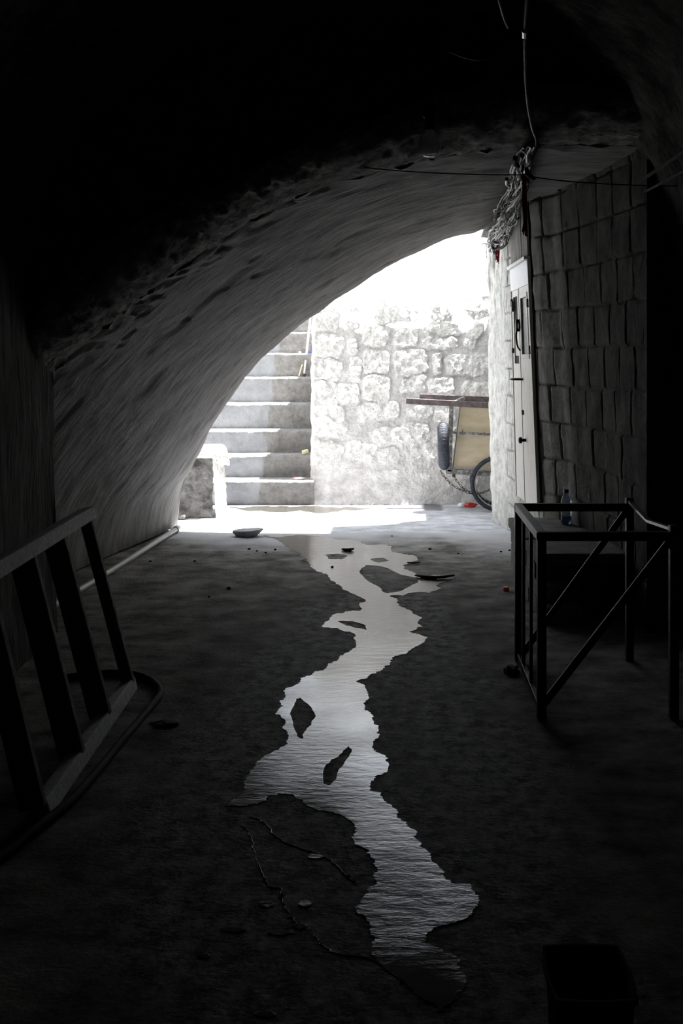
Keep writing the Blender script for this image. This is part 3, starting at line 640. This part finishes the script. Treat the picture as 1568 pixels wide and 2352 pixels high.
# ================================================================ SMALL THINGS ON THE FLOOR
def rock(name, c, sx, sy, sz, m_, label, cat, seed=0, sub=3, group=None, rough=.18, flat=.4):
    bm = bmesh.new(); bmesh.ops.create_icosphere(bm, subdivisions=sub, radius=1)
    for v in bm.verts:
        k = 1+rough*noise.noise(v.co*1.6+Vector((seed*3.1, 0, 0)))+rough*.5*noise.noise(v.co*4+Vector((0, seed, 0)))
        v.co *= k
        v.co.z = max(v.co.z, -flat); v.co = Vector((v.co.x*sx, v.co.y*sy, (v.co.z+flat)*sz))
    me = bpy.data.meshes.new(name); bm.to_mesh(me); bm.free(); me.materials.append(m_)
    for p in me.polygons: p.use_smooth = True
    o = bpy.data.objects.new(name, me); C.objects.link(o); o.location = c
    return tag(o, label, cat, group)
sc = G(568, 1231)
# flat slab stone: lathe-like profile
bm = bmesh.new(); bmesh.ops.create_icosphere(bm, subdivisions=4, radius=1)
for v in bm.verts:
    n = 1+.14*noise.noise(v.co*1.5+Vector((4,0,0)))+.05*noise.noise(v.co*5); c = v.co.copy()
    r_ = math.hypot(c.x, c.y); zz = max(-.75, min(.35, c.z*1.3))
    taper = 1.0 if zz > .1 else lerp(.68, 1.0, (zz+.75)/.85)
    ang = math.atan2(c.y, c.x); rad = (min(1, r_*1.35))*n
    v.co = Vector((math.cos(ang)*rad*taper*.118, math.sin(ang)*rad*taper*.09, (zz+.75)*.046+.008*c.x))
me = bpy.data.meshes.new('flat_stone'); bm.to_mesh(me); bm.free(); me.materials.append(M['stone'])
for p in me.polygons: p.use_smooth = True
o = bpy.data.objects.new('flat_stone', me); C.objects.link(o); o.location = sc+Vector((0,.0,.0)); tag(o, 'flat grey stone at the shadow edge beside the sunlit floor', 'stone')
g = G(1162,1357)
m = MB(); m.lathe([(.018,0),(.018,.022),(.015,.025)], 18, Matrix.Translation(g)); o = m.build('bottle_cap', M['orange']); tag(o, 'small orange bottle cap on the floor beside the door step', 'bottle cap')
def stick(pts, r, name, m_, label, cat='stick'):
    p = smoothp(pts, 4); n = len(p)
    rs = [r*(.4+.6*math.sin(math.pi*(i+.6)/(n+.2)))*(1+.3*noise.noise(Vector((i*.7, r*900, 0)))) for i in range(n)]
    return tag(MB().tube(p, rs, 7).build(name, m_, smooth=True), label, cat)
stick([G(953,1321,.01),G(975,1325,.01),G(1010,1326,.012),G(1043,1321,.016)], .011, 'twig', M['debris'], 'dark twig lying at the right side arm of the stream')
stick([G(785,1261,.01),G(800,1263,.01),G(812,1260,.014)], .012, 'debris_scrap', M['debris'], 'dark scrap lying at the head of the stream', 'debris')
stick([G(935,1292,.008),G(950,1293,.01),G(965,1292,.008)], .006, 'twig', M['debris'], 'short thin twig above the right side arm of the stream')
rock('debris_clump', G(1175,1545), .035, .04, .022, M['debris'], 'dark crumpled clump on the floor left of the table frame', 'debris', 2, rough=.6)
rock('debris_clump', G(382,1664), .05, .04, .01, M['debris'], 'flat dark smudge of dirt on the floor right of the wooden frame', 'debris', 5, rough=.6)
for k, (x, y, s_) in enumerate([(763,1303,.008),(525,1353,.012),(987,1262,.010),(1150,1268,.008),(900,1232,.006),(1052,1272,.006),(1230-60,1265,.008),(610,1270,.007),(590,1266,.007),(572,1262,.009),(632,1263,.008),(480,1372,.007),(447,1290,.008),(345,1290,.008)]):
    rock('pebble', G(x, y), s_*1.3, s_, s_*.9, M['debris'], 'tiny dark pebble on the passage floor', 'pebble', k, 2, 'pebbles scattered on the passage floor', rough=.4)
# ================================================================ CABLES, BULB
base = smoothp([P(1212,335,5.7), P(1196,385,6.3), P(1182,430,6.9), P(1168,475,7.5), P(1152,515,8.2), P(1138,545,8.9), P(1131,572,9.5)], 8)
cb = empty('cable_bundle', base[len(base)//2], 'tangled bundle of grey cables hanging under the vault along the right wall', 'cables')
def pixoff(p, dx, dy): return p+Vector((dx*p.y/F, 0, -dy*p.y/F))
random.seed(21)
nb = len(base)
for c in range(24):
    ph = random.uniform(0, 6.28); am = random.uniform(5, 22); a0 = random.uniform(-24, 20); fr = random.uniform(.22, .5); i0 = random.choice([0,0,0,3,6,10]); i1 = nb-random.choice([0,0,1,4,8,14])
    pts = []
    for i in range(i0, i1):
        t = i/nb
        dx = a0*(1-.35*t)+am*math.sin(i*fr+ph)*(1-.4*t)+random.uniform(-2.5,2.5); dy = am*.6*math.cos(i*fr*1.3+ph)+random.uniform(-2.5,2.5)
        pts.append(pixoff(base[i], dx, dy+3))
    MB().tube(smoothp(pts, 3), random.choice([.005,.006,.008,.011,.013]), 8).build('cable', M['cable'] if c % 4 else M['hose'], cb, smooth=True)
for c in range(24):
    i = random.randrange(4, nb-3); p = pixoff(base[i], random.uniform(-26,20), random.uniform(-8,10)); pts = [p]
    for k in range(6):
        p = pixoff(p, random.uniform(-9,8), random.uniform(2,9)); p = p+Vector((0, .03, 0)); pts.append(p)
    MB().tube(smoothp(pts, 4), .0028, 6).build('wire_tie', M['cablew'], cb, smooth=True)
e = base[-1]
MB().tube(smoothp([pixoff(e,-6,-40),pixoff(e,-8,-30),pixoff(e,-2,-15),pixoff(e,2,0),pixoff(e,6,14)],5), .007, 8).build('cable', M['cablew'], cb, smooth=True)
for q in range(4):
    MB().tube(smoothp([pixoff(e,4+q,-30),pixoff(e,4-q,-8),pixoff(e,2+q*3,8),pixoff(e,1+q*4,14+q*4)],5), .004, 6).build('cable', M['cablew'] if q % 2 else M['cable'], cb, smooth=True)
MB().tube(smoothp([pixoff(e,25,-70),pixoff(e,32,-60),pixoff(e,33,-40),pixoff(e,26,-32),pixoff(e,16,-36)],5), .0035, 6).build('cable', M['hose'], cb, smooth=True)
MB().tube(smoothp([pixoff(e,-14,-15),pixoff(e,-15,0),pixoff(e,-13,22)],5), .003, 6).build('cable', M['hose'], cb, smooth=True)
MB().tube(smoothp([P(1168,425,7.2),P(1172,450,7.3),P(1180,480,7.5),P(1186,503,7.7),P(1192,500,7.9)],5), .005, 6).build('cable', M['hose'], cb, smooth=True)
# red strands
def strands(name, top, bot, n, spread, label):
    r_ = empty(name, top, label, 'thread')
    for k in range(n):
        dx = random.uniform(-1,1)*spread; dx2 = random.uniform(-1,1)*spread*1.2
        a = pixoff(top, dx*.6, random.uniform(-3,3)); mpt = pixoff(top.lerp(bot,.5), dx, 0); b = pixoff(bot, dx2, random.uniform(-10,4))
        MB().tube(smoothp([a, mpt, b], 5), .0035, 5).build('strand', M['red'], r_)
strands('red_strands', P(1143,533,9.3), P(1143,606,9.3), 9, 4, 'short dark red tassel hanging at the far end of the cables')
strands('red_strands', P(1203,402,6.2), P(1205,540,6.2), 12, 5, 'long dark red strands hanging from the knot of the black wire')
# conduit hanging down to the bundle
cpt = smoothp([P(1211,-60,4.6),P(1210,0,4.7),P(1205,75,4.9),P(1207,180,5.2),P(1213,245,5.4),P(1223,295,5.55),P(1232,322,5.65),P(1228,350,5.72),P(1215,375,5.8),P(1204,395,6.0)], 7)
cq = empty('conduit', cpt[20], 'grey electrical conduit running down the vault to the cable bundle', 'conduit')
MB().tube(cpt, .0085, 10).build('conduit_length', M['cable'], cq, smooth=True)
MB().tube([P(1205,70,4.88),P(1205,84,4.93)], .014, 10).build('clip', M['chrome'], cq)
o = MB().tube([P(1140,-30,4.6),P(1146,5,4.7),P(1158,45,4.85),P(1166,63,4.95)], .006, 8).build('metal_rod', M['cable'], smooth=True); tag(o, 'short thin rod on the dark vault left of the conduit', 'rod')
o = MB().tube(smoothp([P(1030,118,4.6),P(1070,134,4.6),P(1110,138,4.65),P(1160,122,4.75),P(1203,90,4.9)], 6), .0022, 6).build('loose_wire', M['cable'], smooth=True); tag(o, 'thin loose wire looping left from the conduit clip', 'wire')
o = MB().tube(smoothp([P(420,310,5.6),P(600,347,5.7),P(800,380,5.8),P(940,394,5.8),P(1100,401,5.85),P(1208,402,5.85),P(1220,406,5.8),P(1300,416,5.8),P(1420,424,5.75),P(1568,428,5.6)], 6), .0032, 6).build('sagging_wire', M['hose'], smooth=True); tag(o, 'long thin black wire stretched across the passage below the vault', 'wire')
o = MB().tube(smoothp([P(1208,385,5.85),P(1212,400,5.83),P(1222,408,5.82),P(1228,412,5.8)], 5), [.006,.008,.012,.012,.014,.014,.012,.013,.012,.011,.010,.009,.009,.008,.006,.004][:16], 8).build('wire_knot', M['hose'], smooth=True); tag(o, 'dark knot on the black wire beside the cable bundle', 'wire')
o = MB().bar(P(1462,421,5.7), P(1580,342,5.0), .012, .012).build('wall_rod', M['rod']); tag(o, 'upper pale rod slanting up along the right wall', 'rod')
o = MB().bar(P(1480,441,5.7), P(1580,388,5.1), .009, .009).build('wall_rod', M['rod']); tag(o, 'lower fainter rod slanting up along the right wall', 'rod')
# bulb
bc = P(986,337,3.4)
lb = empty('light_bulb', bc, 'unlit clear light bulb hanging from the dark vault', 'light bulb')
T = Matrix.Translation(bc)
MB().lathe([(.0135,.052),(.016,.042),(.024,.028),(.031,.012),(.0325,-.002),(.027,-.018),(.016,-.029),(.004,-.0325),(.0035,-.0313),(.0155,-.028),(.026,-.0173),(.0313,-.002),(.0298,.0115),(.023,.027),(.015,.041),(.0125,.052)], 32, T).build('glass', M['glass'], lb, smooth=True)
MB().lathe([(.013,.05),(.0145,.056),(.0145,.085),(.02,.09),(.02,.12),(.008,.13)], 20, T).build('socket', M['black'], lb)
MB().tube([bc+Vector((0,0,.128)), Vector((bc.x+.01, 3.4, 3.16))], .003, 6).build('cord', M['hose'], lb)
# ================================================================ CART outside
YC = 10.66
wheelR = .262
ct = empty('hand_cart', (1.0, 10.9, 0), 'hand cart with plywood sides and grey metal frame parked against the stone wall', 'cart')
def PC(px, py, dy=0): return P(px, py, YC+dy)
MB().bar(PC(932,921), PC(1290,940), .035, .055).build('handle_rail', M['cartrail'], ct, bevel=.004)
MB().bar(PC(963,911,.3), PC(1290,925,.3), .035, .055).build('handle_rail', M['cartrail'], ct, bevel=.004)
MB().bar(PC(1042,926,0), PC(1066,914,.3), .03, .035).build('cross_bar', M['cartmetal'], ct, bevel=.003)
MB().bar(PC(1036,933), PC(1032,1083), .04, .036).build('post', M['cartmetal'], ct, bevel=.003)
MB().bar(PC(1027,1083), PC(1290,1098), .036, .04).build('lower_rail', M['cartmetal'], ct, bevel=.003)
MB().bar(PC(1027,1080,.3), PC(1290,1093,.3), .036, .036).build('lower_rail', M['cartmetal'], ct, bevel=.003)
MB().bar(PC(1028,1083), PC(1028,1080,.3), .036, .036).build('cross_bar', M['cartmetal'], ct, bevel=.003)
m = MB(); f_ = [PC(1039,1074,.03),PC(1290,1092,.03),PC(1290,936,.03),PC(1056,934,.03)]
m.hexa(f_+[p+Vector((0,.012,0)) for p in f_]); m.build('side_panel', M['ply'], ct)
m = MB(); f_ = [PC(1039,1074,.28),PC(1290,1092,.28),PC(1290,936,.28),PC(1056,934,.28)]
m.hexa(f_+[p+Vector((0,.012,0)) for p in f_]); m.build('side_panel', M['ply'], ct)
m = MB(); a, b_, c_, d_ = PC(1037,1078,.03), PC(1054,934,.03), PC(1054,934,.28), PC(1037,1078,.28)
m.hexa([a, a+Vector((.012,0,0)), d_+Vector((.012,0,0)), d_, b_, b_+Vector((.012,0,0)), c_+Vector((.012,0,0)), c_]); m.build('end_panel', M['wood'], ct)
m = MB(); f_ = [PC(1039,1076,.02),PC(1290,1092,.02),PC(1290,1092,.29),PC(1039,1076,.29)]
m.hexa(f_+[p+Vector((0,0,.014)) for p in f_]); m.build('bed', M['wood'], ct)
m = MB(); m.bar(PC(1030,993,-.0), PC(1290,1006,-.0), .018, .022); m.bar(PC(1062,988,-.015), PC(1062,999,-.015), .014, .02); m.bar(PC(1112,992,-.012), PC(1112,1002,-.012), .012, .012); m.bar(PC(1040,994,.0), PC(1051,982,.2), .014, .014)
m.build('side_bar', M['cartmetal'], ct)
def wheel(parent, cx_, cy_, R, tr, ny):
    c = Vector((cx_, cy_, R))
    rim = MB().torus(c, R-tr*1.9, .009, 'Y', 56, 8); w_ = rim.build('wheel_rim', M['chrome'], parent, smooth=True)
    t = MB(); n = 72
    for i in range(n):
        a0 = 2*math.pi*i/n
    t.torus(c, R-tr, tr, 'Y', 72, 12)
    for i in range(72):
        a = 2*math.pi*i/72; rr_ = R-.003
        for s_ in (-1, 1):
            p = c+Vector((math.cos(a)*rr_, s_*tr*.35, math.sin(a)*rr_)); t.box(-.004,.004,-.007,.007,-.004,.004, Matrix.Translation(p)@Matrix.Rotation(-a, 4, 'Y'))
    t.build('tyre', M['tyre'], w_, smooth=True)
    h = MB(); h.tube([c+Vector((0,-.05,0)), c+Vector((0,-.028,0)), c+Vector((0,.028,0)), c+Vector((0,.05,0))], [.012,.028,.028,.012], 16); h.build('hub', M['chrome'], w_)
    for i in range(ny):
        a = 2*math.pi*i/ny; a2 = a+(.5 if i % 2 else -.5); sy = .022 if (i//2) % 2 else -.022
        MB().tube([c+Vector((math.cos(a2)*.026, sy, math.sin(a2)*.026)), c+Vector((math.cos(a)*(R-tr*1.95), 0, math.sin(a)*(R-tr*1.95)))], .0013, 5).build('spoke', M['chrome'], w_)
WX = (1143-VX)*YC/F
wheel(ct, WX, YC-.03, wheelR, .021, 28)
wheel(ct, WX+.02, YC+.33, wheelR, .021, 28)
MB().tube([(WX,YC-.03,wheelR),(WX+.02,YC+.33,wheelR)], .011, 10).build('axle', M['cartmetal'], ct)
MB().bar((WX,YC+.0,wheelR), (WX,YC+.0,.33), .03, .03).build('axle_bracket', M['cartmetal'], ct)
# third wheel tyre, seen edge on, hanging on the end of the cart
ty = MB(); tcx = PC(1018,1025,-.02)
def tyr(u, v):
    a = u*2*math.pi; b = v*2*math.pi; R, rx, rz = .165, .05, .058
    tread = .003*math.sin(a*40+abs(math.cos(b))*14)*(1 if math.cos(b) > .2 else 0)
    rad = R+(rz+tread)*math.cos(b); xx = (rx+tread)*math.sin(b)
    return (tcx.x+xx+.05*math.sin(a)*-.12+.0, tcx.y+rad*math.cos(a)*.55, tcx.z+rad*math.sin(a))
ty.grid(160, 24, tyr); ty.build('spare_tyre', M['tyre'], ct, smooth=True)['label'] = 'black treaded tyre hanging edge-on at the end of the cart'
# chain
chp = smoothp([PC(1010,1078,-.03),PC(1013,1084,-.03),PC(1022,1097,-.03),PC(1036,1112,-.03),PC(1052,1122,-.04),PC(1066,1128,-.05),PC(1080,1133,-.05),PC(1096,1134,-.06),PC(1112,1130,-.06),PC(1126,1124,-.06)], 10)
chp2 = smoothp([PC(1042,1094,-.03),PC(1050,1106,-.035),PC(1060,1118,-.04),PC(1070,1126,-.03),PC(1080,1131,-.03)], 8)
def chain(pts, label, L_=.034):
    r_ = empty('chain', pts[0], label, 'chain'); acc = 0; last = None; k = 0; 
    for a, b_ in zip(pts, pts[1:]):
        acc += (b_-a).length
        if acc >= L_*.74:
            acc = 0; d = (b_-a).normalized(); q = d.to_track_quat('X', 'Z').to_matrix().to_4x4()
            mt = Matrix.Translation(b_)@q@Matrix.Rotation(math.pi/2*(k % 2)+.4, 4, 'X')
            ring = []
            for s_ in range(16):
                an = 2*math.pi*s_/16; x_ = math.cos(an)*.008+(.0085 if math.cos(an) > 0 else -.0085); y_ = math.sin(an)*.009
                ring.append(mt@Vector((x_, y_, 0)))
            MB().tube(ring, .0028, 6, closed=True).build('link', M['rust'], r_, smooth=True); k += 1
    return r_
chain(chp, 'long rusty chain drooping from the hanging tyre towards the cart wheel')
chain(chp2, 'short rusty chain hanging from under the cart rail')
MB().bar(PC(1042,1086,-.0), PC(1042,1096,-.0), .03, .02).build('chain_hook', M['rust'], ct)
# litter outside
def packet(name, c, sx, sy, sz, m_, label, seed, parts=None, rz=0, cat='litter'):
    o = rock(name, c, sx, sy, sz, m_, label, cat, seed, 3, None, .35, .5); o.rotation_euler.z = rz; return o
pk = packet('plastic_packet', P(1062,1160,10.95)-Vector((0,0,P(1062,1160,10.95).z)), .05, .04, .028, M['whitewrap'], 'crumpled red and white packet lying behind the cart wheel', 4)
q_ = rock('wrapper_front', Vector((0,0,0)), .06, .035, .03, M['redwrap'], 'x', 'x', 9, 3, None, .35, .5); del q_['label']; del q_['category']; q_.parent = pk; q_.location = (.07, -.012, .0); q_['label'] = 'red end of the packet'
def steppt(px, k, y_off):
    e, kk = edges[k]; Y0 = YS+TR*k; z1 = EYE-(e-HY)*Y0/F; Y = Y0+y_off; return Vector(((px-VX)*Y/F, Y, z1+.002))
c = steppt(702, 1, .08)
m = MB(); m.box(-.03,.03,-.02,.02,0,.035, Matrix.Translation(c)@Matrix.Rotation(.4,4,'Z')@Matrix.Rotation(-.25,4,'Y')@Matrix.Translation((0,0,.008))); o = m.build('small_box', M['yellow'], bevel=.002); tag(o, 'small yellow carton on the second outdoor step by the stone wall', 'box')
packet('plastic_wrapper', steppt(685, 0, .06), .06, .03, .016, M['pink'], 'flat pink and white wrapper on the lowest outdoor step', 6, cat='litter')
a = steppt(698, 4, .20)
b_ = P(714, 716, a.y+.35)
pl_ = empty('broom_pole', a, 'thin white pole standing on the steps leaning against the stone wall', 'pole')
MB().tube([a+Vector((0,0,.012)), b_], .0115, 10).build('pole_shaft', M['pole'], pl_, smooth=True)
MB().tube([a+Vector((-.005,0,.0)), a+Vector((.004,0,.03))], .02, 10).build('pole_foot', M['rust'], pl_)
a = steppt(686, 4, .15); o = MB().tube([a+Vector((0,0,.006)), a+Vector((.028,.1,.13))], .006, 7).build('wood_stick', M['stick']); tag(o, 'short brown stick leaning on the step beside the white pole', 'stick')
rock('plastic_scrap', steppt(712, 5, .1), .018, .015, .02, M['blue'], 'tiny blue scrap on a high step beside the white pole', 'litter', 3, 2, None, .4, .5)
rock('paper_scrap', steppt(688, 5, .08), .018, .012, .012, M['yellow'], 'tiny tan scrap on a high step left of the white pole', 'litter', 8, 2, None, .4, .5)
# dark container at the lower right, seen only by its rim
tb = empty('plastic_crate', (.42, 2.2, 0), 'black plastic tub standing at the bottom right corner', 'container')
mm = MB()
def tubp(u, v):
    a = u*2*math.pi; pr = [(.085,.002),(.10,.24),(.108,.246),(.108,.256),(.099,.256),(.094,.24),(.08,.012),(.002,.01)]
    q = v*(len(pr)-1); i = min(int(q), len(pr)-2); r_ = lerp(pr[i][0], pr[i+1][0], q-i); z = lerp(pr[i][1], pr[i+1][1], q-i)
    sc_ = 1/max(abs(math.cos(a)), abs(math.sin(a)))**.75
    return (.368+math.cos(a)*r_*sc_*.78, 2.2+math.sin(a)*r_*sc_, z)
mm.grid(64, 28, tubp); mm.build('tub_body', M['tub'], tb, smooth=True)
